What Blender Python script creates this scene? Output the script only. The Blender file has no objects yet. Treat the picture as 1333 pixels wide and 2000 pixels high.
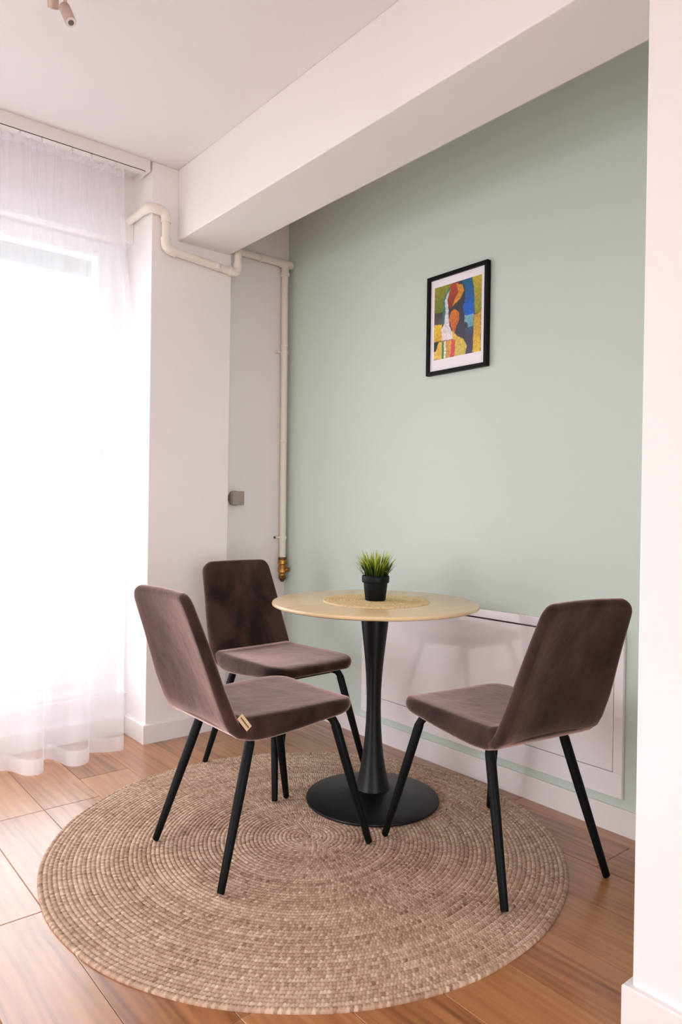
import bpy, bmesh, math, random
import numpy as np
from mathutils import Vector, Matrix

random.seed(7)
rng = np.random.default_rng(7)
sc = bpy.context.scene
COL = sc.collection
PI = math.pi

# ------------------------------------------------------------------ camera
cam_d = bpy.data.cameras.new('camera')
cam = bpy.data.objects.new('camera', cam_d)
COL.objects.link(cam)
cam_d.sensor_width = 36.0
cam_d.lens = 1396.67 / 2000 * 36.0
cam_d.clip_start = 0.02
_r = Vector((0.77175255, -0.63574628, 0.01498925))
_u = Vector((-0.00860778, 0.01312524, 0.99987681))
_f = Vector((0.6358647, 0.7717865, -0.00465707))
_m = Matrix((_r, _u, -_f)).transposed().to_4x4()
_m.translation = Vector((-2.31489, -3.30499, 1.10))
cam.matrix_world = _m
sc.camera = cam

# ------------------------------------------------------------------ world, exposure
SKY = 11.5
EXPOSURE = -0.42
sc.view_settings.view_transform = 'Standard'
sc.view_settings.look = 'None'
sc.view_settings.gamma = 1.0
sc.view_settings.use_curve_mapping = False
sc.view_settings.exposure = EXPOSURE
world = bpy.data.worlds.new('overcast_sky')
sc.world = world
world.use_nodes = True
_bg = world.node_tree.nodes['Background']
_bg.inputs[0].default_value = (0.93, 0.955, 1.0, 1)
_bg.inputs[1].default_value = SKY
sc.cycles.transparent_max_bounces = 24
sc.cycles.diffuse_bounces = 8
sc.cycles.max_bounces = 16

# main dimensions of the room
XL, XR, YC = -0.902, -0.493, -0.187        # column left / right edge, column front
ZC, ZB, XB = 2.688, 2.352, -0.773          # ceiling, beam underside, beam side
PX, PY = -0.846, -2.531                    # partition corner
RX0, RY0 = -4.8, -6.4                      # far ends of the room behind the camera
WY = 0.03                                  # inner face of the window wall
WX0 = -3.2                                 # left end of the window opening
WZ0, WZ1 = 0.19, 2.36


def portal(name, loc, rot, sx, sy):
    l = bpy.data.lights.new(name, 'AREA')
    l.shape = 'RECTANGLE'
    l.size, l.size_y = sx, sy
    l.cycles.is_portal = True
    o = bpy.data.objects.new(name, l)
    o.location = loc
    o.rotation_euler = rot
    COL.objects.link(o)


portal('window_portal', ((WX0 + XL) / 2, WY + 0.16, (WZ0 + WZ1) / 2), (-PI / 2, 0, 0), XL - WX0, WZ1 - WZ0)
SIDE_FILL = (-2.3, -0.6, 0.1, 2.0)                # unseen opening added to brighten the room, left wall: y0, y1, z0, z1
BACK_FILL = (-4.4, -2.0, 0.1, 2.1)                # added fill-light opening in the wall behind the camera: x0, x1, z0, z1
portal('side_fill_portal', (RX0 - 0.16, (SIDE_FILL[0] + SIDE_FILL[1]) / 2, (SIDE_FILL[2] + SIDE_FILL[3]) / 2), (0, -PI / 2, 0), SIDE_FILL[3] - SIDE_FILL[2], SIDE_FILL[1] - SIDE_FILL[0])
portal('back_fill_portal', ((BACK_FILL[0] + BACK_FILL[1]) / 2, RY0 - 0.16, (BACK_FILL[2] + BACK_FILL[3]) / 2), (PI / 2, 0, 0), BACK_FILL[1] - BACK_FILL[0], BACK_FILL[3] - BACK_FILL[2])


# ------------------------------------------------------------------ material helpers
def nodes_of(m):
    return m.node_tree.nodes, m.node_tree.links


def mat(name, color, rough=0.5, metal=0.0, noise=None, bump=None, coords='Object', **kw):
    """Principled material; noise=(scale, detail, color2) mixes a second tone, bump=(scale, strength, distance)."""
    m = bpy.data.materials.new(name)
    m.use_nodes = True
    N, L = nodes_of(m)
    p = N['Principled BSDF']
    p.inputs['Base Color'].default_value = (*color, 1)
    p.inputs['Roughness'].default_value = rough
    p.inputs['Metallic'].default_value = metal
    for k, v in kw.items():
        p.inputs[k].default_value = v
    tc = N.new('ShaderNodeTexCoord')
    if noise:
        t = N.new('ShaderNodeTexNoise')
        t.inputs['Scale'].default_value = noise[0]
        t.inputs['Detail'].default_value = noise[1]
        L.new(tc.outputs[coords], t.inputs['Vector'])
        rmp = N.new('ShaderNodeValToRGB')
        rmp.color_ramp.elements[0].position = 0.35
        rmp.color_ramp.elements[1].position = 0.68
        rmp.color_ramp.elements[0].color = (*color, 1)
        rmp.color_ramp.elements[1].color = (*noise[2], 1)
        L.new(t.outputs['Fac'], rmp.inputs['Fac'])
        L.new(rmp.outputs['Color'], p.inputs['Base Color'])
    if bump:
        b = N.new('ShaderNodeTexNoise')
        b.inputs['Scale'].default_value = bump[0]
        b.inputs['Detail'].default_value = 4
        L.new(tc.outputs[coords], b.inputs['Vector'])
        bn = N.new('ShaderNodeBump')
        bn.inputs['Strength'].default_value = bump[1]
        bn.inputs['Distance'].default_value = bump[2]
        L.new(b.outputs['Fac'], bn.inputs['Height'])
        L.new(bn.outputs['Normal'], p.inputs['Normal'])
    return m


WHITE = (0.84, 0.80, 0.80)
M = {}
M['wall'] = mat('white_wall_paint', WHITE, 0.85, noise=(1.6, 3, (0.82, 0.78, 0.775)), bump=(55, 0.10, 0.004))
M['ceiling'] = mat('white_ceiling_paint', (0.78, 0.745, 0.765), 0.9, bump=(45, 0.06, 0.004))
M['green'] = mat('sage_green_paint', (0.555, 0.635, 0.572), 0.80, noise=(2.0, 3, (0.565, 0.645, 0.582)), bump=(60, 0.10, 0.004))
M['skirting'] = mat('white_skirting', (0.82, 0.775, 0.765), 0.35)
M['panel'] = mat('glossy_white_enamel', (0.90, 0.85, 0.86), 0.12, **{'Specular IOR Level': 0.5, 'Coat Weight': 1.0, 'Coat Roughness': 0.06, 'Coat IOR': 1.7})
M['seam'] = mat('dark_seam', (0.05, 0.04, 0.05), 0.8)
M['pvc'] = mat('white_window_plastic', (0.83, 0.83, 0.83), 0.3)
M['pipe'] = mat('cream_pipe_paint', (0.80, 0.72, 0.64), 0.38, bump=(30, 0.25, 0.004))
M['brass'] = mat('aged_brass', (0.62, 0.33, 0.08), 0.35, 0.9, noise=(60, 4, (0.30, 0.13, 0.03)))
M['dark_brass'] = mat('dark_brass', (0.16, 0.08, 0.03), 0.45, 0.8)
M['screw'] = mat('dark_screw', (0.12, 0.08, 0.07), 0.5, 0.5)
M['grey_plastic'] = mat('grey_beige_plastic', (0.36, 0.30, 0.26), 0.5)
M['dark_plastic'] = mat('dark_grey_plastic', (0.16, 0.13, 0.12), 0.5)
M['rail'] = mat('white_rail', (0.79, 0.74, 0.735), 0.35)
M['spot'] = mat('champagne_metal', (0.55, 0.42, 0.34), 0.4, 0.3)
M['black'] = mat('matt_black_metal', (0.004, 0.004, 0.0045), 0.40, 0.0, **{'Specular IOR Level': 0.28})
M['black_leg'] = mat('black_leg_paint', (0.003, 0.003, 0.0035), 0.5, 0.0, **{'Specular IOR Level': 0.15})
M['pot'] = mat('black_plastic_pot', (0.004, 0.004, 0.0045), 0.5, **{'Specular IOR Level': 0.2})
M['soil'] = mat('dark_soil', (0.02, 0.014, 0.01), 0.9, bump=(200, 0.6, 0.01))
M['frame'] = mat('black_picture_frame', (0.004, 0.0035, 0.004), 0.5, **{'Specular IOR Level': 0.15})
M['matboard'] = mat('white_mat_board', (0.84, 0.80, 0.83), 0.8)
M['tag'] = mat('beige_fabric_tag', (0.74, 0.56, 0.34), 0.8)
M['tag_ink'] = mat('brown_tag_print', (0.22, 0.12, 0.05), 0.8)
M['concrete'] = mat('pale_render', (0.72, 0.71, 0.68), 0.9, bump=(30, 0.2, 0.01))
M['paving'] = mat('street_paving', (0.30, 0.29, 0.28), 0.9, noise=(0.4, 3, (0.36, 0.35, 0.33)))
M['handle'] = mat('grey_window_handle', (0.42, 0.42, 0.43), 0.4)
M['shutter'] = mat('grey_shutter_slat', (0.40, 0.39, 0.40), 0.6)
M['subfloor'] = mat('dark_underlay', (0.07, 0.04, 0.025), 0.9)


def velvet():
    m = bpy.data.materials.new('brown_velvet')
    m.use_nodes = True
    N, L = nodes_of(m)
    p = N['Principled BSDF']
    tc = N.new('ShaderNodeTexCoord')
    mp = N.new('ShaderNodeMapping')
    mp.inputs['Scale'].default_value = (1.0, 1.0, 0.55)
    L.new(tc.outputs['Object'], mp.inputs['Vector'])
    t = N.new('ShaderNodeTexNoise')
    t.inputs['Scale'].default_value = 8.0
    t.inputs['Detail'].default_value = 5
    t.inputs['Roughness'].default_value = 0.55
    t.inputs['Distortion'].default_value = 0.5
    L.new(mp.outputs['Vector'], t.inputs['Vector'])
    r = N.new('ShaderNodeValToRGB')
    r.color_ramp.elements[0].position = 0.36
    r.color_ramp.elements[0].color = (0.012, 0.0055, 0.005, 1)
    r.color_ramp.elements[1].position = 0.66
    r.color_ramp.elements[1].color = (0.062, 0.029, 0.024, 1)
    L.new(t.outputs['Fac'], r.inputs['Fac'])
    L.new(r.outputs['Color'], p.inputs['Base Color'])
    p.inputs['Roughness'].default_value = 0.75
    p.inputs['Specular IOR Level'].default_value = 0.15
    p.inputs['Sheen Weight'].default_value = 1.0
    p.inputs['Sheen Roughness'].default_value = 0.37
    p.inputs['Sheen Tint'].default_value = (0.98, 0.66, 0.60, 1)
    b = N.new('ShaderNodeTexNoise')
    b.inputs['Scale'].default_value = 14
    b.inputs['Detail'].default_value = 3
    L.new(tc.outputs['Object'], b.inputs['Vector'])
    bn = N.new('ShaderNodeBump')
    bn.inputs['Strength'].default_value = 0.25
    bn.inputs['Distance'].default_value = 0.01
    L.new(b.outputs['Fac'], bn.inputs['Height'])
    L.new(bn.outputs['Normal'], p.inputs['Normal'])
    return m


M['velvet'] = velvet()


def wood(name, c_dark, c_mid, c_light, rough, scale_across, scale_along, per_object):
    """Grain stretched along local Y; each plank shifts the pattern by its own random value."""
    m = bpy.data.materials.new(name)
    m.use_nodes = True
    N, L = nodes_of(m)
    p = N['Principled BSDF']
    tc = N.new('ShaderNodeTexCoord')
    info = N.new('ShaderNodeObjectInfo')
    mp = N.new('ShaderNodeMapping')
    mp.inputs['Scale'].default_value = (scale_across, scale_along, 1)
    L.new(tc.outputs['Object'], mp.inputs['Vector'])
    vec = mp.outputs['Vector']
    if per_object:
        mul = N.new('ShaderNodeMath'); mul.operation = 'MULTIPLY'
        mul.inputs[1].default_value = 37.0
        L.new(info.outputs['Random'], mul.inputs[0])
        cx = N.new('ShaderNodeCombineXYZ')
        for k in range(3):
            L.new(mul.outputs[0], cx.inputs[k])
        ad = N.new('ShaderNodeVectorMath'); ad.operation = 'ADD'
        L.new(vec, ad.inputs[0]); L.new(cx.outputs[0], ad.inputs[1])
        vec = ad.outputs[0]
    n1 = N.new('ShaderNodeTexNoise')
    n1.inputs['Scale'].default_value = 1.0
    n1.inputs['Detail'].default_value = 6
    n1.inputs['Roughness'].default_value = 0.6
    n1.inputs['Distortion'].default_value = 0.9
    L.new(vec, n1.inputs['Vector'])
    n2 = N.new('ShaderNodeTexWave')
    n2.inputs['Scale'].default_value = 0.55
    n2.inputs['Distortion'].default_value = 9.0
    n2.inputs['Detail'].default_value = 4
    n2.inputs['Detail Scale'].default_value = 1.2
    L.new(vec, n2.inputs['Vector'])
    mx = N.new('ShaderNodeMath'); mx.operation = 'MULTIPLY_ADD'
    mx.inputs[1].default_value = 0.13
    L.new(n2.outputs['Fac'], mx.inputs[0])
    L.new(n1.outputs['Fac'], mx.inputs[2])
    last = mx.outputs[0]
    if per_object:
        sh = N.new('ShaderNodeMath'); sh.operation = 'MULTIPLY_ADD'
        sh.inputs[1].default_value = 0.22
        L.new(info.outputs['Random'], sh.inputs[0]); L.new(last, sh.inputs[2])
        last = sh.outputs[0]
    r = N.new('ShaderNodeValToRGB')
    r.color_ramp.elements[0].position = 0.38
    r.color_ramp.elements[0].color = (*c_dark, 1)
    r.color_ramp.elements[1].position = 0.98
    r.color_ramp.elements[1].color = (*c_light, 1)
    e = r.color_ramp.elements.new(0.62)
    e.color = (*c_mid, 1)
    L.new(last, r.inputs['Fac'])
    L.new(r.outputs['Color'], p.inputs['Base Color'])
    p.inputs['Roughness'].default_value = rough
    if per_object:
        p.inputs['Coat Weight'].default_value = 0.6
        p.inputs['Coat Roughness'].default_value = 0.22
    bn = N.new('ShaderNodeBump')
    bn.inputs['Strength'].default_value = 0.05
    bn.inputs['Distance'].default_value = 0.002
    L.new(n1.outputs['Fac'], bn.inputs['Height'])
    L.new(bn.outputs['Normal'], p.inputs['Normal'])
    return m


M['plank'] = wood('laminate_oak', (0.20, 0.070, 0.024), (0.37, 0.150, 0.052), (0.50, 0.24, 0.090), 0.30, 20, 1.7, True)
M['table'] = wood('pale_birch_veneer', (0.74, 0.54, 0.30), (0.79, 0.59, 0.34), (0.83, 0.64, 0.39), 0.20, 2.2, 22, False)


def tone_mat(name, ramp, rough, attr='tone', noise_scale=6.0, noise_amt=0.25, bump=True):
    """Colour from a per-strand value stored on the mesh plus a broad noise (dyed fibres)."""
    m = bpy.data.materials.new(name)
    m.use_nodes = True
    N, L = nodes_of(m)
    p = N['Principled BSDF']
    a = N.new('ShaderNodeAttribute'); a.attribute_name = attr
    tc = N.new('ShaderNodeTexCoord')
    t = N.new('ShaderNodeTexNoise')
    t.inputs['Scale'].default_value = noise_scale
    t.inputs['Detail'].default_value = 4
    L.new(tc.outputs['Object'], t.inputs['Vector'])
    s = N.new('ShaderNodeMath'); s.operation = 'SUBTRACT'; s.inputs[1].default_value = 0.5
    L.new(t.outputs['Fac'], s.inputs[0])
    k = N.new('ShaderNodeMath'); k.operation = 'MULTIPLY_ADD'; k.inputs[1].default_value = noise_amt
    L.new(s.outputs[0], k.inputs[0]); L.new(a.outputs['Fac'], k.inputs[2])
    r = N.new('ShaderNodeValToRGB')
    els = r.color_ramp.elements
    els[0].position, els[0].color = ramp[0][0], (*ramp[0][1], 1)
    els[1].position, els[1].color = ramp[-1][0], (*ramp[-1][1], 1)
    for pos, c in ramp[1:-1]:
        els.new(pos).color = (*c, 1)
    L.new(k.outputs[0], r.inputs['Fac'])
    L.new(r.outputs['Color'], p.inputs['Base Color'])
    p.inputs['Roughness'].default_value = rough
    p.inputs['Specular IOR Level'].default_value = 0.2
    return m


M['jute'] = tone_mat('braided_jute', [(0.0, (0.24, 0.135, 0.085)), (0.5, (0.50, 0.335, 0.235)), (1.0, (0.74, 0.57, 0.43))], 0.85, noise_scale=5, noise_amt=0.5)
M['straw'] = tone_mat('woven_straw', [(0.0, (0.58, 0.40, 0.18)), (0.5, (0.78, 0.59, 0.31)), (1.0, (0.86, 0.70, 0.42))], 0.7, noise_scale=12, noise_amt=0.3)
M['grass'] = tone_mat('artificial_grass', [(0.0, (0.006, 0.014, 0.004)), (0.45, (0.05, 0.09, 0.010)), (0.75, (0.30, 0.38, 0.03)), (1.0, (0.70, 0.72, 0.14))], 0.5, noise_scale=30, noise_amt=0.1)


def glass_mat():
    m = bpy.data.materials.new('window_glass')
    m.use_nodes = True
    N, L = nodes_of(m)
    N.remove(N['Principled BSDF'])
    out = N['Material Output']
    tr = N.new('ShaderNodeBsdfTransparent')
    tr.inputs[0].default_value = (0.93, 0.95, 0.95, 1)
    gl = N.new('ShaderNodeBsdfGlossy')
    gl.inputs['Roughness'].default_value = 0.02
    mx = N.new('ShaderNodeMixShader')
    mx.inputs[0].default_value = 0.06
    L.new(tr.outputs[0], mx.inputs[1]); L.new(gl.outputs[0], mx.inputs[2])
    L.new(mx.outputs[0], out.inputs['Surface'])
    return m


M['glass'] = glass_mat()


def sheer(name, through):
    m = bpy.data.materials.new(name)
    m.use_nodes = True
    N, L = nodes_of(m)
    N.remove(N['Principled BSDF'])
    out = N['Material Output']
    tr = N.new('ShaderNodeBsdfTransparent')
    tl = N.new('ShaderNodeBsdfTranslucent'); tl.inputs[0].default_value = (0.93, 0.92, 0.96, 1)
    df = N.new('ShaderNodeBsdfDiffuse'); df.inputs[0].default_value = (0.92, 0.91, 0.95, 1)
    a = N.new('ShaderNodeMixShader'); a.inputs[0].default_value = 0.5
    L.new(tl.outputs[0], a.inputs[1]); L.new(df.outputs[0], a.inputs[2])
    b = N.new('ShaderNodeMixShader'); b.inputs[0].default_value = through
    L.new(a.outputs[0], b.inputs[1]); L.new(tr.outputs[0], b.inputs[2])
    L.new(b.outputs[0], out.inputs['Surface'])
    return m


M['sheer'] = sheer('sheer_white_voile', 0.60)
M['sheer_dense'] = sheer('gathered_voile_tape', 0.55)


def print_mat():
    m = bpy.data.materials.new('painted_print')
    m.use_nodes = True
    N, L = nodes_of(m)
    p = N['Principled BSDF']
    a = N.new('ShaderNodeAttribute'); a.attribute_name = 'print'
    L.new(a.outputs['Color'], p.inputs['Base Color'])
    p.inputs['Roughness'].default_value = 0.45
    return m


M['print'] = print_mat()


# ------------------------------------------------------------------ object helpers
def link(name, me, material, parent=None, smooth=False):
    o = bpy.data.objects.new(name, me)
    COL.objects.link(o)
    if material and not me.materials:
        me.materials.append(material)
    if parent:
        o.parent = parent
    if smooth:
        me.polygons.foreach_set('use_smooth', [True] * len(me.polygons))
    return o


def obj_py(name, verts, faces, material, parent=None, smooth=False):
    me = bpy.data.meshes.new(name)
    me.from_pydata([tuple(v) for v in verts], [], faces)
    me.update()
    return link(name, me, material, parent, smooth)


def obj_bm(name, bm, material, parent=None, smooth=False):
    me = bpy.data.meshes.new(name)
    bmesh.ops.recalc_face_normals(bm, faces=bm.faces)
    bm.to_mesh(me)
    bm.free()
    return link(name, me, material, parent, smooth)


def thing(name, label, cat, loc=(0, 0, 0), rotz=0.0, group=None):
    o = bpy.data.objects.new(name, None)
    o.empty_display_size = 0.05
    COL.objects.link(o)
    o.location = loc
    o.rotation_euler = (0, 0, rotz)
    tag(o, label, cat, group)
    return o


def tag(o, label, cat, group=None):
    o['label'] = label
    o['category'] = cat
    if group:
        o['group'] = group
    return o


def struct(o, label=None):
    o['kind'] = 'structure'
    if label:
        o['label'] = label
    return o


def add_box(bm, x0, x1, y0, y1, z0, z1, bevel=0.0, seg=2):
    r = bmesh.ops.create_cube(bm, size=1.0)
    vs = r['verts']
    for v in vs:
        v.co = Vector((x0 + (v.co.x + .5) * (x1 - x0), y0 + (v.co.y + .5) * (y1 - y0), z0 + (v.co.z + .5) * (z1 - z0)))
    if bevel:
        es = list({e for v in vs for e in v.link_edges})
        bmesh.ops.bevel(bm, geom=es, offset=bevel, segments=seg, affect='EDGES', profile=0.5)


def box(name, x0, x1, y0, y1, z0, z1, material, parent=None, bevel=0.0, seg=2):
    bm = bmesh.new()
    add_box(bm, x0, x1, y0, y1, z0, z1, bevel, seg)
    return obj_bm(name, bm, material, parent)


def lathe(name, prof, material, parent=None, n=64, centre=(0, 0, 0), smooth=True):
    """prof: list of (r, z); r=0 at an end closes it."""
    vs, fs = [], []
    cx, cy, cz = centre
    rows = []
    for r, z in prof:
        if r < 1e-6:
            rows.append([len(vs)]); vs.append((cx, cy, cz + z))
        else:
            rows.append(list(range(len(vs), len(vs) + n)))
            for k in range(n):
                a = 2 * PI * k / n
                vs.append((cx + r * math.cos(a), cy + r * math.sin(a), cz + z))
    for A, B in zip(rows, rows[1:]):
        for k in range(n):
            k2 = (k + 1) % n
            if len(A) == 1 and len(B) == 1:
                continue
            if len(A) == 1:
                fs.append((A[0], B[k], B[k2]))
            elif len(B) == 1:
                fs.append((A[k], B[0], A[k2]))
            else:
                fs.append((A[k], B[k], B[k2], A[k2]))
    o = obj_py(name, vs, fs, material, parent, smooth)
    bm = bmesh.new(); bm.from_mesh(o.data)
    bmesh.ops.recalc_face_normals(bm, faces=bm.faces)
    bm.to_mesh(o.data); bm.free()
    if smooth:
        sharpen(o.data, 40)
    return o


def sharpen(me, deg):
    bm = bmesh.new(); bm.from_mesh(me)
    for e in bm.edges:
        if len(e.link_faces) == 2 and e.calc_face_angle(0) > math.radians(deg):
            e.smooth = False
    bm.to_mesh(me); bm.free()


def tube_geo(pts, rad, n=14, cap=True, base=0):
    pts = [Vector(p) for p in pts]
    if not hasattr(rad, '__len__'):
        rad = [rad] * len(pts)
    vs, fs = [], []
    t0 = (pts[1] - pts[0]).normalized()
    nrm = t0.orthogonal().normalized()
    for i, p in enumerate(pts):
        if i == 0:
            t = t0
        elif i == len(pts) - 1:
            t = (pts[i] - pts[i - 1]).normalized()
        else:
            t = ((pts[i] - pts[i - 1]).normalized() + (pts[i + 1] - pts[i]).normalized()).normalized()
        nrm = (nrm - t * nrm.dot(t)).normalized()
        bi = t.cross(nrm)
        for k in range(n):
            a = 2 * PI * k / n
            vs.append(p + (nrm * math.cos(a) + bi * math.sin(a)) * rad[i])
    for i in range(len(pts) - 1):
        for k in range(n):
            k2 = (k + 1) % n
            fs.append((base + i * n + k, base + i * n + k2, base + (i + 1) * n + k2, base + (i + 1) * n + k))
    if cap:
        fs.append(tuple(base + k for k in range(n))[::-1])
        fs.append(tuple(base + (len(pts) - 1) * n + k for k in range(n)))
    return vs, fs


def tube(name, pts, rad, material, parent=None, n=14):
    v, f = tube_geo(pts, rad, n)
    o = obj_py(name, v, f, material, parent, True)
    sharpen(o.data, 50)
    return o


# ------------------------------------------------------------------ floor
floor = struct(box('floor', RX0, 0.0, RY0, WY + 0.05, -0.12, -0.012, M['subfloor']), 'warm brown laminate plank floor')
PW, PLEN = 0.202, 1.34
plank_cache = {}


def plank(x0, x1, y0, y1):
    w, l = round(x1 - x0, 3), round(y1 - y0, 3)
    if (w, l) not in plank_cache:
        bm = bmesh.new()
        g, c, z0 = 0.0004, 0.0016, -0.012
        rows = [(g, z0), (g, -c), (g + c, 0.0)]
        rings = []
        for d, z in rows:
            rings.append([bm.verts.new(p) for p in ((d, d, z), (w - d, d, z), (w - d, l - d, z), (d, l - d, z))])
        for A, B in zip(rings, rings[1:]):
            for k in range(4):
                bm.faces.new((A[k], A[(k + 1) % 4], B[(k + 1) % 4], B[k]))
        bm.faces.new(rings[-1]); bm.faces.new(rings[0][::-1])
        me = bpy.data.meshes.new('plank')
        bmesh.ops.recalc_face_normals(bm, faces=bm.faces)
        bm.to_mesh(me); bm.free()
        plank_cache[(w, l)] = me
    o = link('plank', plank_cache[(w, l)], M['plank'], floor)
    o.location = (x0, y0, 0)


known = {8: -0.655, 9: -1.315, 7: -1.993}      # joints the photograph shows, by plank row
edges = [0.0] + [-0.08 - PW * k for k in range(40)]
for i, (xb, xa) in enumerate(zip(edges, edges[1:])):
    if xb <= RX0 + 0.005:
        break
    xa = max(xa, RX0)
    j0 = known.get(i, -0.3 - (i * 0.47) % PLEN)
    cuts = [j0 + PLEN * k for k in range(-8, 8)]
    ys = [RY0] + [c for c in cuts if RY0 + 0.05 < c < WY - 0.02] + [WY]
    for ya, yb in zip(ys, ys[1:]):
        plank(xa, xb, ya, yb)

# ------------------------------------------------------------------ walls, beam, ceiling
struct(box('ceiling', RX0 - 0.2, 0.2, RY0 - 0.2, WY + 0.30, ZC, ZC + 0.2, M['ceiling']), 'plain white ceiling')
struct(box('ceiling_beam', XB, XR, RY0, YC, ZB, ZC, M['wall'], bevel=0.004), 'white boxed ceiling beam running along the green wall')
struct(box('wall_right', 0.0, 0.2, RY0 - 0.2, WY + 0.30, -0.12, ZC, M['green']), 'sage green accent wall')
struct(box('wall_recess', XR + 0.014, 0.0, 0.0, WY + 0.30, -0.12, ZC, M['wall']), 'white recessed wall beside the green wall')
struct(box('wall_column', XL, XR + 0.014, YC, WY + 0.30, -0.12, ZC, M['wall'], bevel=0.003), 'white wall column next to the curtain')
struct(box('wall_partition', PX, 0.0, RY0, PY, -0.12, ZC, M['wall'], bevel=0.003), 'white partition wall end at the right edge')


def wall_with_hole(name, axis, a0, a1, h0, h1, z0, z1, d0, d1, label):
    """A wall along x or y, from a0 to a1, with one opening h0..h1 x z0..z1."""
    bm = bmesh.new()
    for (p, q, r, s) in ((a0, a1, -0.12, z0), (a0, a1, z1, ZC), (a0, h0, z0, z1), (h1, a1, z0, z1)):
        if q - p < 1e-4:
            continue
        if axis == 'x':
            add_box(bm, p, q, d0, d1, r, s)
        else:
            add_box(bm, d0, d1, p, q, r, s)
    return struct(obj_bm(name, bm, M['wall']), label)


wall_with_hole('wall_window', 'x', RX0 - 0.2, XL, WX0, XL, WZ0, WZ1, WY, WY + 0.30, 'white window wall behind the curtain')
wall_with_hole('wall_left', 'y', RY0 - 0.2, WY, SIDE_FILL[0], SIDE_FILL[1], SIDE_FILL[2], SIDE_FILL[3], RX0 - 0.2, RX0, 'white side wall with an opening added for fill light')
wall_with_hole('wall_back', 'x', RX0, 0.0, BACK_FILL[0], BACK_FILL[1], BACK_FILL[2], BACK_FILL[3], RY0 - 0.2, RY0, 'white wall behind the camera with an added fill-light opening')
# small ledge of the roller box above the window head
struct(box('trim_1', WX0, XL, WY - 0.012, WY, 2.365, 2.485, M['pvc'], bevel=0.003), 'white cover strip above the window')


def skirting(name, pts, label):
    """Skirting board of thickness t swept along the wall line pts (room side on the left of travel)."""
    t, h = 0.016, 0.087
    prof = [(0, 0), (t, 0), (t, h - 0.003), (t - 0.003, h), (0, h)]
    P = [Vector((x, y)) for x, y in pts]
    vs, fs = [], []
    for i, p in enumerate(P):
        if i == 0:
            d = (P[1] - P[0]).normalized(); nn = Vector((-d.y, d.x)); k = 1
        elif i == len(P) - 1:
            d = (P[i] - P[i - 1]).normalized(); nn = Vector((-d.y, d.x)); k = 1
        else:
            d1 = (P[i] - P[i - 1]).normalized(); d2 = (P[i + 1] - P[i]).normalized()
            n1 = Vector((-d1.y, d1.x)); n2 = Vector((-d2.y, d2.x))
            nn = (n1 + n2).normalized(); k = 1 / max(0.2, nn.dot(n1))
        for a, z in prof:
            q = p + nn * (a * k)
            vs.append((q.x, q.y, z))
    m = len(prof)
    for i in range(len(P) - 1):
        for j in range(m):
            j2 = (j + 1) % m
            fs.append((i * m + j, i * m + j2, (i + 1) * m + j2, (i + 1) * m + j))
    fs.append(tuple(range(m))[::-1]); fs.append(tuple((len(P) - 1) * m + j for j in range(m)))
    o = obj_py(name, vs, fs, M['skirting'])
    bm = bmesh.new(); bm.from_mesh(o.data)
    bmesh.ops.recalc_face_normals(bm, faces=bm.faces)
    bm.to_mesh(o.data); bm.free()
    return struct(o, label)


skirting('baseboard_right', [(0, PY), (0, 0)], 'white baseboard along the green wall')
skirting('baseboard_recess', [(-0.017, 0), (XR + 0.014, 0)], 'white baseboard in the recess')
skirting('baseboard_column', [(XR + 0.014, YC), (XL, YC), (XL, WY)], 'white baseboard around the column')
skirting('baseboard_window', [(XL - 0.017, WY), (RX0, WY)], 'white baseboard under the window')
skirting('baseboard_partition', [(PX, RY0), (PX, PY), (-0.017, PY)][::1], 'white baseboard around the partition end')

# ------------------------------------------------------------------ window with glass, balcony outside
def window(name, x0, x1, y, z0, z1, n_sash, label):
    root = bpy.data.objects.new(name, None)
    COL.objects.link(root)
    root.location = (0, 0, 0)
    struct(root, label)
    bm = bmesh.new()
    fw = 0.06
    add_box(bm, x0, x1, y + .04, y + .11, z1 - fw, z1, .003)
    add_box(bm, x0, x1, y + .04, y + .11, z0, z0 + fw, .003)
    add_box(bm, x0, x0 + fw, y + .04, y + .11, z0 + fw, z1 - fw, .003)
    add_box(bm, x1 - fw, x1, y + .04, y + .11, z0 + fw, z1 - fw, .003)
    obj_bm('window_frame', bm, M['pvc'], root)
    w = (x1 - x0 - 2 * fw) / n_sash
    for k in range(n_sash):
        a, b = x0 + fw + k * w, x0 + fw + (k + 1) * w
        s = 0.075
        c, d = z0 + fw, z1 - fw
        bm = bmesh.new()
        a += .003; b -= .003
        add_box(bm, a, b, y + .02, y + .09, d - s * .3, d - .003, .003)
        add_box(bm, a, b, y + .02, y + .09, c + .003, c + s, .003)
        add_box(bm, a, a + s, y + .02, y + .09, c + s, d - s * .3, .003)
        add_box(bm, b - s, b, y + .02, y + .09, c + s, d - s * .3, .003)
        sash = obj_bm('sash', bm, M['pvc'], root)
        box('pane', a + s, b - s, y + .052, y + .058, c + s, d - s * .3, M['glass'], sash)
        if k == n_sash - 1:
            hd = box('handle', b - .062, b - .036, y + .004, y + .02, 1.31, 1.37, M['handle'], sash, .006)
    return root


window('window_1', WX0, XL - 0.02, WY + 0.02, WZ0, WZ1, 3, 'white framed balcony window behind the sheer curtain')

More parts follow.
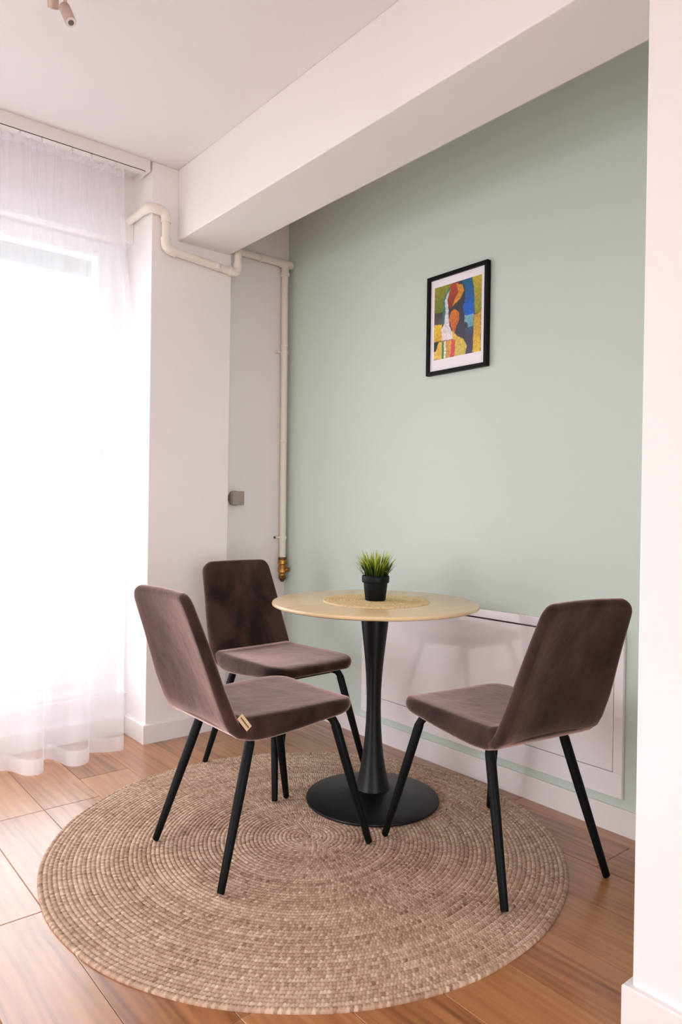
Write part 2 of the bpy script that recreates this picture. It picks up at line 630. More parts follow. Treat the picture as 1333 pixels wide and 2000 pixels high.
# the balcony outside: floor slab, parapet and the slab of the balcony above
struct(box('balcony_floor', -6.5, 1.5, WY + 0.30, 1.20, -0.25, -0.05, M['concrete']), 'pale balcony floor outside')
shutter = bpy.data.objects.new('roller_shutter', None)
COL.objects.link(shutter)
struct(shutter, 'grey roller shutter lowered a little outside the window')
for k in range(4):
    box('slat', WX0, XL - 0.02, WY + 0.285, WY + 0.298, 2.250 + k * .05, 2.2995 + k * .05, M['shutter'], shutter, .002, 1)
struct(box('ground_outside', -40, 40, -40, 40, -4.2, -4.0, M['paving']), 'paved ground far below the window')

# ------------------------------------------------------------------ curtain track and curtain
track = thing('curtain_track', 'white ceiling-mounted curtain track above the sheer curtain', 'curtain track', (-0.915, -0.14, ZC))
box('track_cover', -2.6, 0.0, -0.05, -0.042, -0.052, 0.0, M['rail'], track, .001)
box('end_cap', -0.006, 0.0, -0.042, 0.05, -0.050, 0.0, M['rail'], track)
box('track_body', -2.6, -0.006, -0.042, 0.05, -0.030, 0.0, M['rail'], track)
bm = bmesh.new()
add_box(bm, -2.6, -0.02, -0.0425, -0.0405, -0.0545, -0.050)  # thin dark strip along the lower edge of the cover
obj_bm('dark_lip', bm, M['seam'], track)
for k in range(22):
    x = -0.135 - 0.105 * k + random.uniform(-.02, .02)
    bm = bmesh.new()
    add_box(bm, x - .004, x + .004, -.004, .004, -.062, -.030, .0015, 1)
    obj_bm('glider', bm, M['pvc'], track)

cur = thing('sheer_curtain', 'floor-length sheer white curtain hanging in soft folds in front of the window', 'curtain', (-1.03, -0.2, 0))
hem_pts = [(-1.025, -.235), (-1.055, -.240), (-1.10, -.225), (-1.150, -.195), (-1.170, -.200), (-1.190, -.262), (-1.215, -.305), (-1.255, -.322), (-1.290, -.295),
           (-1.305, -.225), (-1.322, -.170), (-1.350, -.165), (-1.372, -.232), (-1.392, -.300), (-1.425, -.320), (-1.462, -.297), (-1.493, -.215), (-1.526, -.186)]
x, k = -1.526, 0
pat = [(-.035, -.180), (-.065, -.235), (-.085, -.290), (-.120, -.315), (-.155, -.290), (-.180, -.220), (-.205, -.180)]
while x > -3.4:
    s = 0.85 + 0.35 * random.random()
    for dx, y in pat:
        hem_pts.append((x + dx * s, -.25 + (y + .25) * random.uniform(.75, 1.1)))
    x += pat[-1][0] * s


def catmull(P, n):
    P = [np.array(p) for p in P]
    Q = [2 * P[0] - P[1]] + P + [2 * P[-1] - P[-2]]
    out = []
    for i in range(1, len(Q) - 2):
        for t in np.arange(n) / n:
            a, b, c, d = Q[i - 1], Q[i], Q[i + 1], Q[i + 2]
            out.append(.5 * ((2 * b) + (-a + c) * t + (2 * a - 5 * b + 4 * c - d) * t * t + (-a + 3 * b - 3 * c + d) * t ** 3))
    out.append(Q[-2])
    return np.array(out)


hem = catmull(hem_pts, 9)
NS = len(hem)
arc = np.concatenate([[0], np.cumsum(np.linalg.norm(np.diff(hem, axis=0), axis=1))])
arc /= arc[-1]
x_end = hem[-1, 0]
x_lin = -1.018 + (x_end + 1.018) * (0.5 * arc + 0.5 * np.linspace(0, 1, NS))


def sm(t):
    t = np.clip(t, 0, 1)
    return t * t * (3 - 2 * t)


def curtain_sheet(name, z_top, z_bot, nz, material, off=0.0):
    zs = np.linspace(z_top, z_bot, nz)
    vs = []
    jj = np.arange(NS)
    for z in zs:
        w = sm((2.63 - z) / 1.1)
        rf = np.clip((z - 2.30) / 0.33, 0, 1)
        xt = x_lin
        yt = -0.135 + 0.011 * np.sin(jj * .62 + 1.5 * np.sin(jj * .11)) * (0.25 + 0.75 * rf) + 0.012 * np.sin(jj * .17)
        xx = xt * (1 - w) + hem[:, 0] * w
        yy = yt * (1 - w) + (hem[:, 1] * (0.85 + .15 * sm((1.5 - z) / 1.5)) - .03 * (1 - sm((2.2 - z) / 2.2))) * w
        bulge = 0.055 * np.exp(-((z - 1.55) / 0.55) ** 2)
        xx = xx + bulge * np.exp(-((xx + 1.02) / 0.09) ** 2)
        if z > 2.60:                                   # frilled heading
            zz = z + 0.006 * np.sin(jj * 0.9) + 0.006 * np.sin(jj * .41 + 1)
        else:
            zz = np.full(NS, z)
        vs += list(zip(xx + 1.03, yy + 0.2 + off, zz))
    fs = [(i * NS + j, i * NS + j + 1, (i + 1) * NS + j + 1, (i + 1) * NS + j) for i in range(nz - 1) for j in range(NS - 1)]
    return obj_py(name, vs, fs, material, cur, True)


curtain_sheet('voile', 2.628, 0.012, 56, M['sheer'])
curtain_sheet('heading_tape', 2.630, 2.600, 4, M['sheer_dense'], -0.002)
curtain_sheet('hem', 0.075, 0.010, 4, M['sheer_dense'], -0.002)

# ------------------------------------------------------------------ heating pipes
pr = 0.0185
pipe = thing('heating_pipe', 'cream painted heating pipe bending around the column to a brass valve in the corner', 'pipe', (-0.04, -0.03, 0))
PO = Vector((-0.04, -0.03, 0))
path = [Vector(p) - PO for p in [(-0.928, 0.03, 2.466), (-0.928, -0.213, 2.466), (-0.846, -0.213, 2.462), (-0.846, -0.213, 2.292),
                                  (-0.456, -0.213, 2.262), (-0.456, -0.213, 2.45), (-0.456, -0.03, 2.45), (0.0, -0.03, 2.45)]]
R_EL = 0.034
segs = []
for i in range(len(path) - 1):
    d = (path[i + 1] - path[i]).normalized()
    a = path[i] + d * (R_EL if i > 0 else 0)
    b = path[i + 1] - d * (R_EL if i < len(path) - 2 else 0)
    segs.append((a, b, d))
for a, b, d in segs:
    tube('pipe_section', [a - d * .004, b + d * .004], pr, M['pipe'], pipe)
for i in range(1, len(path) - 1):
    a, b, c = segs[i - 1][1], path[i], segs[i][0]
    pts = [(1 - t) ** 2 * a + 2 * t * (1 - t) * b + t * t * c for t in np.linspace(0, 1, 9)]
    d0, d1 = segs[i - 1][2], segs[i][2]
    pts = [a - d0 * .016] + pts + [c + d1 * .016]
    tube('elbow', pts, [pr * 1.28] * 1 + [pr * 1.22] * 9 + [pr * 1.28], M['pipe'], pipe, 16)
# couplings and the tee with the drop pipe
for p, d in ((Vector((-0.575, -0.213, 2.270)), segs[4][2]), (Vector((-0.20, -0.03, 2.45)), Vector((1, 0, 0))), (Vector((-0.012, -0.03, 2.45)), Vector((1, 0, 0)))):
    tube('collar', [p - PO - d * .014, p - PO - d * .011, p - PO + d * .011, p - PO + d * .014], [pr, pr * 1.22, pr * 1.22, pr], M['pipe'], pipe, 16)
T = Vector((-0.044, -0.03, 2.45)) - PO
v1, f1 = tube_geo([T + Vector((-.038, 0, 0)), T + Vector((-.034, 0, 0)), T + Vector((.034, 0, 0)), T + Vector((.038, 0, 0))], [pr * 1.1, pr * 1.3, pr * 1.3, pr * 1.1], 16)
v2, f2 = tube_geo([T, T + Vector((0, 0, -.045)), T + Vector((0, 0, -.05)), T + Vector((0, 0, -.066)), T + Vector((0, 0, -.07))], [pr * 1.2, pr * 1.2, pr * 1.4, pr * 1.4, pr], 16, base=len(v1))
t = obj_py('tee', v1 + v2, f1 + f2, M['pipe'], pipe, True); sharpen(t.data, 50)
D0 = Vector((-0.044, -0.03, 2.39)) - PO
D1 = Vector((-0.034, -0.03, 0.80)) - PO
tube('drop_pipe', [D0, D1], pr, M['pipe'], pipe)
dd = (D1 - D0).normalized()
for zc in (2.0, 1.47):
    q = D0 + dd * (2.39 - zc)
    tube('collar', [q - dd * .008, q - dd * .006, q + dd * .006, q + dd * .008], [pr, pr * 1.12, pr * 1.12, pr], M['pipe'], pipe, 16)
for zc, mtl in ((1.96, 'pipe'), (0.935, 'pipe')):
    q = D0 + dd * (2.39 - zc)
    br = tube('bracket', [q - dd * .009, q + dd * .009], pr * 1.2, M[mtl], pipe, 16)
    tube('screw', [q + Vector((-.045, .012, 0)), q + Vector((-.02, 0, 0))], .004, M['pipe'], br, 8)
    tube('screw', [q + Vector((-.048, .012, 0)), q + Vector((-.043, .012, 0))], .007, M['screw'] if zc < 1.5 else M['pipe'], br, 10)
# brass valve at the end
q = D1
valve = lathe('valve', [(0, .012), (.021, .012), (.023, .006), (.023, -.012), (.016, -.018), (.018, -.028), (.023, -.036), (.023, -.058), (.016, -.066), (.018, -.078), (.019, -.088), (.010, -.098), (0, -.098)],
              M['brass'], pipe, 12, tuple(q))
lathe('valve_nut', [(0, -.076), (.021, -.076), (.021, -.094), (.012, -.104), (.009, -.110), (0, -.110)], M['dark_brass'], valve, 6, tuple(q), False)
tube('valve_stem', [q + Vector((0, 0, -.046)), q + Vector((.022, -.022, -.042))], .010, M['brass'], valve, 10)
tube('valve_lever', [q + Vector((.005, -.036, -.028)), q + Vector((.022, -.026, -.038)), q + Vector((.033, -.020, -.052))], [.006, .009, .006], M['brass'], valve, 8)
lathe('valve_ring', [(.0185, .026), (.0235, .024), (.0235, .012), (.0185, .010)], M['dark_brass'], valve, 14, tuple(q))

# ------------------------------------------------------------------ switch box in the recess
sw = thing('switch_box', 'small grey square switch box on the white recess wall', 'switch', (-0.340, 0.0, 1.147))
bm = bmesh.new()
bmesh.ops.create_cone(bm, segments=32, cap_ends=True, radius1=.040, radius2=.038, depth=.022, matrix=Matrix.Translation((.008, -.011, 0)) @ Matrix.Rotation(PI / 2, 4, 'X'))
obj_bm('round_base', bm, M['dark_plastic'], sw)
box('back_plate', -.034, .034, -.036, -.022, -.034, .034, M['dark_plastic'], sw, .003)
box('cover', -.0355, .0355, -.060, -.034, -.0365, .0365, M['grey_plastic'], sw, .004)

# ------------------------------------------------------------------ white panel heater on the green wall
ph = thing('wall_panel', 'glossy white rectangular panel low on the green wall behind the table', 'wall panel', (0, -1.366, 0.120))
y0, y1, zt, e = -0.677, 0.677, 0.58, 0.034
bm = bmesh.new()
for (a, b, c, d) in ((y0, y1, zt - e, zt), (y0, y1, 0, e + .05), (y0, y0 + e, e + .05, zt - e), (y1 - e, y1, e + .05, zt - e)):
    add_box(bm, -.016, 0, a, b, c, d, .0015, 1)
obj_bm('border_frame', bm, M['panel'], ph)
box('board', -.0155, -.002, y0 + e + .002, y1 - e - .002, e + .052, zt - e - .006, M['panel'], ph, .0015, 1)
bm = bmesh.new()
add_box(bm, -.010, -.001, y0 + e, y1 - e, e + .05, zt - e)
obj_bm('joint', bm, M['seam'], ph)

# ------------------------------------------------------------------ framed picture
def art():
    """The abstract print as a fine mesh, one colour per cell."""
    nu, nv = 176, 224

    def uv(X, Y):
        u = (X - 411) / 541
        top, bot = 525 - 145 * u, 1350 - 100 * u
        return u, (Y - top) / (bot - top)

    G = lambda *a: [uv(*q) for q in a]
    shapes = [
        (G((411, 520), (640, 455), (600, 500), (560, 560), (525, 650), (515, 800), (411, 818)), (150, 150, 42), (110, 120, 30)),
        (G((411, 815), (520, 795), (520, 930), (411, 948)), (62, 60, 50), (95, 80, 85)),
        (G((411, 948), (505, 935), (500, 1120), (409, 1148)), (240, 205, 40), (225, 165, 20)),
        (G((409, 1148), (468, 1138), (432, 1252), (408, 1256)), (22, 18, 20), (28, 20, 18)),
        (G((468, 1138), (560, 1120), (610, 1310), (408, 1350), (408, 1256), (432, 1252)), (244, 195, 60), (235, 200, 90)),
        (G((845, 405), (955, 375), (952, 805), (880, 822), (866, 600)), (205, 185, 50), (135, 140, 40)),
        (G((872, 835), (952, 800), (950, 1255), (862, 1265)), (200, 150, 40), (235, 195, 55)),
        (G((720, 440), (848, 405), (872, 590), (872, 825), (770, 842), (745, 750), (775, 640), (765, 520)), (15, 95, 130), (10, 95, 215)),
        (G((765, 840), (868, 826), (872, 965), (806, 985), (800, 915), (765, 922)), (130, 175, 180), (95, 160, 185)),
        (G((770, 985), (868, 965), (862, 1050), (790, 1070)), (45, 80, 115), (60, 65, 95)),
        (G((605, 495), (560, 560), (528, 650), (512, 780), (508, 960), (545, 930), (548, 700), (575, 590)), (60, 130, 105), (45, 110, 120)),
        (G((600, 485), (680, 455), (742, 490), (758, 560), (722, 640), (650, 712), (602, 765), (572, 720), (570, 620), (590, 560)), (190, 75, 35), (135, 45, 30)),
        (G((668, 470), (742, 490), (758, 560), (722, 640), (650, 712), (618, 745), (660, 640), (690, 560)), (215, 150, 40), (225, 140, 35)),
        (G((612, 790), (655, 765), (708, 800), (706, 885), (680, 950), (655, 1045), (612, 965), (588, 885)), (222, 130, 40), (200, 85, 25)),
        (G((632, 1010), (672, 1060), (762, 1112), (797, 1180), (780, 1285), (690, 1300), (612, 1310), (600, 1120)), (235, 190, 70), (215, 195, 95)),
        (G((606, 530), (560, 590), (535, 680), (545, 800), (532, 930), (502, 985), (500, 1132), (632, 1112), (626, 1020), (592, 950), (582, 800), (568, 650), (586, 570)), (205, 220, 225), (248, 225, 228)),
        (G((624, 1112), (668, 1118), (655, 1302), (608, 1312)), (215, 95, 55), (220, 60, 70)),
        (G((556, 1126), (624, 1112), (608, 1312), (556, 1322)), (225, 160, 60), (215, 165, 85)),
        (G((508, 1140), (532, 1136), (532, 1328), (508, 1332)), (60, 125, 70), (70, 140, 60)),
        (G((532, 1136), (556, 1130), (556, 1322), (532, 1328)), (245, 235, 220), (240, 235, 215)),
        (G((500, 1128), (632, 1108), (632, 1114), (500, 1138)), (110, 80, 90), (130, 90, 90)),
    ]
    u = (np.arange(nu) + .5) / nu
    v = (np.arange(nv) + .5) / nv
    U, V = np.meshgrid(u, v)
    Uw = U + .0035 * np.sin(V * 33) + .002 * np.sin(V * 93 + U * 30)
    Vw = V + .0035 * np.sin(U * 31 + 1) + .002 * np.sin(U * 88 + V * 21)
    img = np.empty((nv, nu, 3))
    img[:] = np.array((58, 52, 66))
    img += (V[..., None] - .5) * np.array((20, 10, 30))
    for poly, c0, c1 in shapes:
        P = np.array(poly)
        ins = np.zeros_like(U, bool)
        for a, b in zip(P, np.roll(P, -1, 0)):
            cond = (a[1] > Vw) != (b[1] > Vw)
            xi = (b[0] - a[0]) * (Vw - a[1]) / (b[1] - a[1] + 1e-9) + a[0]
            ins ^= cond & (Uw < xi)
        lo, hi = P[:, 1].min(), P[:, 1].max()
        g = np.clip((V - lo) / (hi - lo), 0, 1)[..., None]
        colr = np.array(c0) * (1 - g) + np.array(c1) * g
        img[ins] = colr[ins]
    n = rng.normal(0, 1, (nv // 4 + 2, nu // 4 + 2))
    n = np.kron(n, np.ones((4, 4)))[:nv, :nu]
    for _ in range(2):
        for arr in (img, n):
            arr[1:-1, 1:-1] = (arr[1:-1, 1:-1] * 2 + arr[:-2, 1:-1] + arr[2:, 1:-1] + arr[1:-1, :-2] + arr[1:-1, 2:]) / 6
    img = np.clip(img * (.93 + .06 * n[..., None]) + rng.normal(0, 3, img.shape), 0, 255) / 255
    lin = np.where(img <= .04045, img / 12.92, ((img + .055) / 1.055) ** 2.4)
    return nu, nv, lin


pic = thing('framed_picture', 'abstract colourful print in a slim black frame hanging on the green wall', 'picture', (0, -1.266, 1.905))
W2, H2, fr = 0.1685, 0.2155, 0.016
bm = bmesh.new()
for (a, b, c, d) in ((-W2, W2, H2 - fr, H2), (-W2, W2, -H2, -H2 + fr), (-W2, -W2 + fr, -H2 + fr, H2 - fr), (W2 - fr, W2, -H2 + fr, H2 - fr)):
    add_box(bm, -.024, -.002, a, b, c, d, .001, 1)
obj_bm('frame', bm, M['frame'], pic)
board = box('mat_board', -.012, -.004, -W2 + fr, W2 - fr, -H2 + fr, H2 - fr, M['matboard'], pic)
nu, nv, lin = art()
# the viewer looks along +x, so picture-left is +y
pw, phh, py_c, pz_c = 0.262, 0.315, 0.000, 0.008
vs = [(-.0128, py_c + pw / 2 - pw * i / nu, pz_c + phh / 2 - phh * j / nv) for j in range(nv + 1) for i in range(nu + 1)]
fs = [(j * (nu + 1) + i, j * (nu + 1) + i + 1, (j + 1) * (nu + 1) + i + 1, (j + 1) * (nu + 1) + i) for j in range(nv) for i in range(nu)]
o = obj_py('print', vs, fs, M['print'], pic)
ca = o.data.color_attributes.new('print', 'FLOAT_COLOR', 'CORNER')
colr = np.ones((nv * nu, 4, 4), np.float32)
colr[:, :, :3] = lin.reshape(-1, 1, 3)
ca.data.foreach_set('color', colr.ravel())

# ------------------------------------------------------------------ braided rug and straw mat
def braid_disc(R, pitch, strand, base_z, h, wob, seed, n_ang=4, n_cross=5, ring_tone=0.16):
    rg = np.random.default_rng(seed)
    V, F, TN = [], [], []
    base = 0
    rings = int(round(R / pitch))
    us = np.linspace(-1, 1, n_cross)
    for k in range(rings):
        r0 = (k + .5) * pitch
        ns = max(6, int(round(2 * PI * r0 / strand)))
        na = ns * n_ang
        ang = np.arange(na) / na * 2 * PI
        s = np.arange(na) / n_ang
        phase = rg.random()
        tone_s = rg.normal(0.5, .13, ns) + rg.normal(0, ring_tone * .55)
        tone_s += np.where(np.arange(ns) % 2 == 0, .07, -.07)
        rad_w = wob * (np.sin(ang * 3 + seed) * .5 + np.sin(ang * 7 + 2) * .3 + np.sin(ang * 17 + k * .1) * .2) * (k / rings) ** 2
        tip = .12 * np.cos(2 * PI * s)
        X = np.empty((na, n_cross)); Y = X.copy(); Z = X.copy(); Tn = X.copy()
        for j, u in enumerate(us):
            rr = r0 + rad_w + u * pitch * .5 * (1 + (tip if abs(u) > .9 else 0) * .4)
            ph = s + .38 * abs(u) + phase
            bump = .5 + .5 * np.cos(2 * PI * ph)
            zz = base_z + h * (.25 + .75 * math.sqrt(max(0, 1 - .92 * u * u))) * (.62 + .38 * bump)
            X[:, j] = rr * np.cos(ang); Y[:, j] = rr * np.sin(ang); Z[:, j] = zz
            idx = np.floor(ph + .5).astype(int) % ns
            side = .10 if u > 0 else (-.10 if u < 0 else 0)
            Tn[:, j] = tone_s[idx] + side * np.sin(idx * 2.4 + k)
        V.append(np.stack([X, Y, Z], -1).reshape(-1, 3)); TN.append(Tn.ravel())
        i = np.arange(na); i2 = (i + 1) % na
        for j in range(n_cross - 1):
            F.append(np.stack([i * n_cross + j, i * n_cross + j + 1, i2 * n_cross + j + 1, i2 * n_cross + j], -1) + base)
        if k == rings - 1:                       # outer edge folds down to the ground
            e = np.stack([(X[:, -1]) * 1.001, Y[:, -1] * 1.001, np.zeros(na)], -1)
            V.append(e); TN.append(Tn[:, -1] - .15)
            q = base + na * n_cross
            F.append(np.stack([i * n_cross + n_cross - 1 + base, q + i, q + i2, i2 * n_cross + n_cross - 1 + base], -1))
        base += na * n_cross
    # the small opening in the middle stays closed by the first ring reaching r = 0
    return np.concatenate(V), np.concatenate(F), np.concatenate(TN)


def np_mesh(name, V, F, TN, material, parent=None):
    me = bpy.data.meshes.new(name)
    me.vertices.add(len(V)); me.vertices.foreach_set('co', V.astype(np.float32).ravel())
    me.loops.add(F.size); me.loops.foreach_set('vertex_index', F.astype(np.int32).ravel())
    me.polygons.add(len(F))
    me.polygons.foreach_set('loop_start', np.arange(0, F.size, F.shape[1], dtype=np.int32))
    a = me.attributes.new('tone', 'FLOAT', 'POINT')
    a.data.foreach_set('value', TN.astype(np.float32))
    me.update(calc_edges=True)
    me.validate()
    o = link(name, me, material, parent, True)
    return o


RUGC, RUGR = (-0.878, -1.409), 0.832
V_, F_, T_ = braid_disc(RUGR, 0.0136, 0.0092, 0.003, 0.0068, 0.004, 3)
rug = np_mesh('round_rug', V_, F_, T_, M['jute'])
rug.location = (*RUGC, 0.0)
tag(rug, 'round braided beige jute rug under the table and chairs', 'rug')
RZ = 0.0105

# ------------------------------------------------------------------ pedestal table
TX, TY, TZ = -0.499, -1.312, 0.753
table = thing('dining_table', 'round pale wood table on a black trumpet pedestal', 'table', (TX, TY, RZ))
zt = TZ - RZ
lathe('table_top', [(0, zt), (.380, zt), (.386, zt - .002), (.3885, zt - .007), (.387, zt - .012), (.378, zt - .016), (.345, zt - .022), (0, zt - .022)], M['table'], table, 128)
lathe('pedestal', [(0, zt - .022), (.056, zt - .022), (.0545, zt - .045), (.049, zt - .10), (.042, zt - .16), (.0355, zt - .22), (.0305, zt - .28), (.0275, zt - .34), (.027, zt - .40), (.029, zt - .46),
                   (.033, zt - .52), (.040, zt - .58), (.049, zt - .635), (.058, zt - .675), (.065, zt - .700), (.066, zt - .703), (0, zt - .703)], M['black'], table, 64)
lathe('base_plate', [(0, .042), (.066, .042), (.090, .036), (.14, .028), (.20, .019), (.242, .011), (.249, .008), (.2505, .004), (.249, 0), (0, 0)], M['black'], table, 96)
# small clear hook under the rim
tube('rim_hook', [Vector((.145, -.300, zt - .022)), Vector((.145, -.300, zt - .028)), Vector((.148, -.303, zt - .031))], .003, M['pvc'], table, 8)

V_, F_, T_ = braid_disc(0.197, 0.0125, 0.0085, 0.002, 0.003, 0.0006, 11, 4, 5, 0.1)
matt = np_mesh('placemat', V_, F_, T_, M['straw'])
matt.location = (TX + .004, TY, TZ)
tag(matt, 'round woven straw placemat in the middle of the table', 'placemat')

# ------------------------------------------------------------------ potted artificial grass
pot = thing('potted_grass', 'small black pot of artificial green grass standing on the straw placemat', 'potted plant', (TX - .002, TY - .002, TZ + .0045))
lathe('pot', [(0, 0), (.036, 0), (.0385, .003), (.0455, .067), (.0495, .067), (.0515, .070), (.0520, .091), (.0505, .093), (.0475, .091), (.046, .078), (0, .076)], M['pot'], pot, 48)
lathe('soil', [(0, .084), (.030, .082), (.0465, .079)], M['soil'], pot, 24)
vs, fs, tn = [], [], []
for k in range(250):
    a = random.uniform(0, 2 * PI)
    rad = .040 * math.sqrt(random.random())
    lean = (rad / .040) * random.uniform(.25, .75) + random.uniform(-.06, .10)
    if random.random() < .06:
        lean = random.uniform(.8, 1.2)
    ln = random.uniform(.075, .122)
    da = a + random.uniform(-.5, .5)
    bx, by, bz = rad * math.cos(a), rad * math.sin(a), .078
    wdt = random.uniform(.0020, .0038)
    side = Vector((-math.sin(da), math.cos(da), 0))
    n = 7
    b0 = len(vs)
    bright = random.uniform(.75, 1.05)
    p = Vector((bx, by, bz)); ang = lean * .35
    for i in range(n):
        f = i / (n - 1)
        w_ = wdt * (1 - f ** 2.2) + .0002
        vs += [p - side * w_, p + side * w_]
        tv = max(0.02, min(1, (f - .05) * 1.2)) * bright  # light on the tips is put into the blade colour, dark root to bright tip
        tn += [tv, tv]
        ang += lean * .22
        p = p + (Vector((math.cos(da), math.sin(da), 0)) * math.sin(ang) + Vector((0, 0, 1)) * math.cos(ang)) * (ln / (n - 1))
        if i:
            q = b0 + 2 * i
            fs.append((q - 2, q - 1, q + 1, q))
g = np_mesh('grass_blades', np.array([tuple(v) for v in vs]), np.array(fs), np.array(tn), M['grass'], pot)
g['kind'] = 'stuff'

# ------------------------------------------------------------------ chairs
def cushion(name, path, parent, corner0, corner1, n_c=9, dish=0.0, curve=0.0):
    """Upholstered slab lofted along path = [(y, z, half width, thickness)], rounded rim and plan corners."""
    P = np.array(path, float)
    D = catmull([tuple(p) for p in P], 8)
    seg = np.linalg.norm(np.diff(D[:, :2], axis=0), axis=1)
    L = np.concatenate([[0], np.cumsum(seg)])
    tot = L[-1]
    # resample, dense towards both ends
    ends = 1 - np.cos(np.linspace(0, PI / 2, 9))
    e0, e1 = max(corner0, .02), max(corner1, .02)
    st = np.concatenate([ends[:-1] * e0, np.linspace(e0, tot - e1, 16)[:-1], tot - ends[::-1] * e1])
    Y = np.interp(st, L, D[:, 0]); Z = np.interp(st, L, D[:, 1]); Wd = np.interp(st, L, D[:, 2]); Th = np.interp(st, L, D[:, 3])
    vs, rows = [], []
    for i, s in enumerate(st):
        i0, i1 = max(0, i - 1), min(len(st) - 1, i + 1)
        ty, tz = Y[i1] - Y[i0], Z[i1] - Z[i0]
        l = math.hypot(ty, tz); ty /= l; tz /= l
        ny, nz = -tz, ty                                   # normal: up on the seat, forward on the back
        w, th = Wd[i], Th[i] / 2
        for d, c in ((s, corner0), (tot - s, corner1)):
            if d < c:
                w -= c - math.sqrt(max(0, c * c - (c - d) ** 2))
            if d < th:
                th *= math.sqrt(max(0.0, 1 - (1 - d / th) ** 2)) * .92 + .08
        rim = min(.024, th)
        sec = []
        for a in np.linspace(-PI / 2, PI / 2, n_c):        # right rim, bottom to top
            sec.append((w - rim + rim * math.cos(a), (th - rim) * (1 if a > 0 else -1 if a < 0 else 0) + rim * math.sin(a)))
        xs = np.linspace(w - rim, -(w - rim), 14)[1:-1]
        top = [(x, th - dish * (1 - (x / w) ** 2) * min(1, s / .08, (tot - s) / .08)) for x in xs]
        left = [(-x, z) for x, z in sec[::-1]]
        bot = [(x, -th) for x in xs[::-1]]
        ring = sec + top + left + bot
        rows.append(list(range(len(vs), len(vs) + len(ring))))
        bend = curve * min(1.0, max(0.0, (s - .08) / .15))
        for x, h in ring:
            h += bend * ((x / .2) ** 2 - .35)            # wraps forward towards the sides
            vs.append((x, Y[i] + ny * h, Z[i] + nz * h))
    m = len(rows[0])
    fs = []
    for A, B in zip(rows, rows[1:]):
        for k in range(m):
            k2 = (k + 1) % m
            fs.append((A[k], A[k2], B[k2], B[k]))
    fs.append(tuple(rows[0][::-1])); fs.append(tuple(rows[-1]))
    o = obj_py(name, vs, fs, M['velvet'], parent, True)
    bm = bmesh.new(); bm.from_mesh(o.data)
    bmesh.ops.recalc_face_normals(bm, faces=bm.faces)
    bm.to_mesh(o.data); bm.free()
    return o


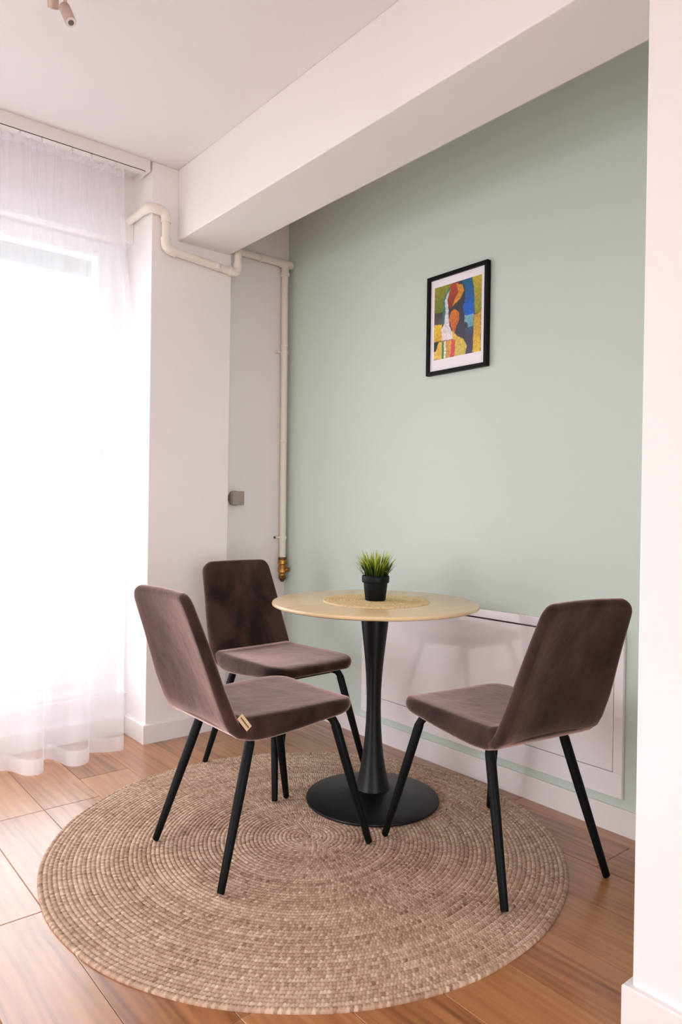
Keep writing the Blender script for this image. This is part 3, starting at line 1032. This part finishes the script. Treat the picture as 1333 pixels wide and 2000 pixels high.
def chair(loc, rot, label, foot_z, with_tag):
    """Local frame: x to the sitter's right, y forward, z up; foot_z gives the ground under fl, fr, rl, rr."""
    root = thing('dining_chair', label, 'chair', (loc[0], loc[1], 0.0), rot, 'brown velvet dining chairs around the round table')
    B = RZ
    cushion('seat', [(-.226, .468 + B, .200, .046), (-.185, .446 + B, .204, .066), (-.12, .440 + B, .208, .074), (0, .445 + B, .214, .066), (.12, .453 + B, .219, .054), (.20, .455 + B, .220, .045), (.244, .448 + B, .219, .035)],
            root, .02, .095, dish=.006)
    cushion('backrest', [(-.120, .424 + B, .190, .022), (-.185, .430 + B, .203, .034), (-.222, .460 + B, .207, .040), (-.245, .52 + B, .206, .040), (-.272, .60 + B, .200, .038), (-.308, .70 + B, .190, .036),
                         (-.343, .79 + B, .181, .034), (-.364, .846 + B, .175, .030)], root, .055, .045, dish=.004, curve=.017)
    feet = ((-1, 1), (1, 1), (-1, -1), (1, -1))
    for (sx, sy), fz in zip(feet, foot_z):
        if sy > 0:
            fx, fy, tx, ty = .234, .270, .165, .165
        else:
            fx, fy, tx, ty = .209, -.270, .150, -.135
        top = Vector((sx * tx, ty, .418 + B)); foot = Vector((sx * fx, fy, fz))
        d = (foot - top).normalized()
        inner = Vector((sx * (tx - .05), ty - .02 * sy, .417 + B))
        c = top + d * .035
        a = top + (inner - top).normalized() * .030
        pts = [inner, a] + [(1 - t) ** 2 * a + 2 * t * (1 - t) * top + t * t * c for t in np.linspace(.15, 1, 6)]
        n0 = len(pts)
        pts += [c + (foot - c) * f for f in (.35, .7, .985)] + [foot]
        rr = [.011, .012] + [.0135] * (n0 - 3) + [.0155] + [.0150, .0130, .0113, .0095]
        # keep the foot tip flat on the ground
        pts[-1] = Vector((foot.x, foot.y, fz + .0028))
        tube('leg', pts, rr, M['black_leg'], root, 16)
    fm = bmesh.new()
    add_box(fm, -.125, .125, .130, .165, .407 + B, .425 + B, .004, 1)
    add_box(fm, -.110, .110, -.135, -.100, .407 + B, .421 + B, .004, 1)
    add_box(fm, -.020, .020, -.100, .130, .409 + B, .421 + B, .003, 1)
    obj_bm('seat_frame', fm, M['black_leg'], root)
    if with_tag:
        tg = bmesh.new()
        add_box(tg, -.0012, .0012, -.0105, .0105, -.026, .026, .0005, 1)
        t = obj_bm('fabric_tag', tg, M['tag'], root)
        t.location = (.2085, -.198, .472 + B)
        t.rotation_euler = (math.radians(38), 0, 0)
        t['label'] = 'small beige fabric tag'
        line = bmesh.new()
        add_box(line, .0012, .0016, -.0022, .0022, -.022, .022)
        obj_bm('tag_print', line, M['tag_ink'], t)
    return root


chair((-1.022, -1.345), -1.568, 'brown velvet chair nearest the curtain, beige tag on its side', (RZ, RZ, RZ, RZ), True)
chair((-0.588, -0.840), 3.181, 'darkest brown velvet chair, facing the camera, in front of the white column', (RZ, RZ, 0, 0), False)
chair((-0.483, -1.869), -0.148, 'brown velvet chair seen from behind, right of the table', (RZ, RZ, RZ, 0), False)

# ------------------------------------------------------------------ ceiling spotlight
sp = thing('ceiling_spotlight', 'small champagne metal ceiling spotlight at the upper left corner', 'ceiling light', (-1.64, -1.17, ZC))
lathe('ceiling_plate', [(0, 0), (.055, 0), (.055, -.014), (.050, -.018), (0, -.018)], M['spot'], sp, 40, (.02, .06, 0))


def spot_head(top, tip, parent):
    top, tip = Vector(top), Vector(tip)
    d = (tip - top).normalized()
    h = tube('spot_head', [top, top + d * .003, tip - d * .003, tip], [.014, .0165, .0165, .0155], M['spot'], parent, 24)
    tube('lens_ring', [tip - d * .001, tip + d * .0006], [.0150, .0150], M['skirting'], h, 24)
    tube('lens', [tip + d * .0004, tip + d * .0012], [.0085, .0085], M['dark_plastic'], h, 16)


tube('stem', [(.029, .042, -.015), (.029, .042, -.104)], .0055, M['spot'], sp, 12)
tube('joint', [(.029, .042, -.103), (.029, .042, -.113)], .005, M['seam'], sp, 12)
spot_head((.027, .044, -.112), (.036, .010, -.172), sp)
tube('stem', [(.005, .085, -.015), (.005, .085, -.040)], .0055, M['spot'], sp, 12)
spot_head((.004, .080, -.036), (.016, .110, -.088), sp)
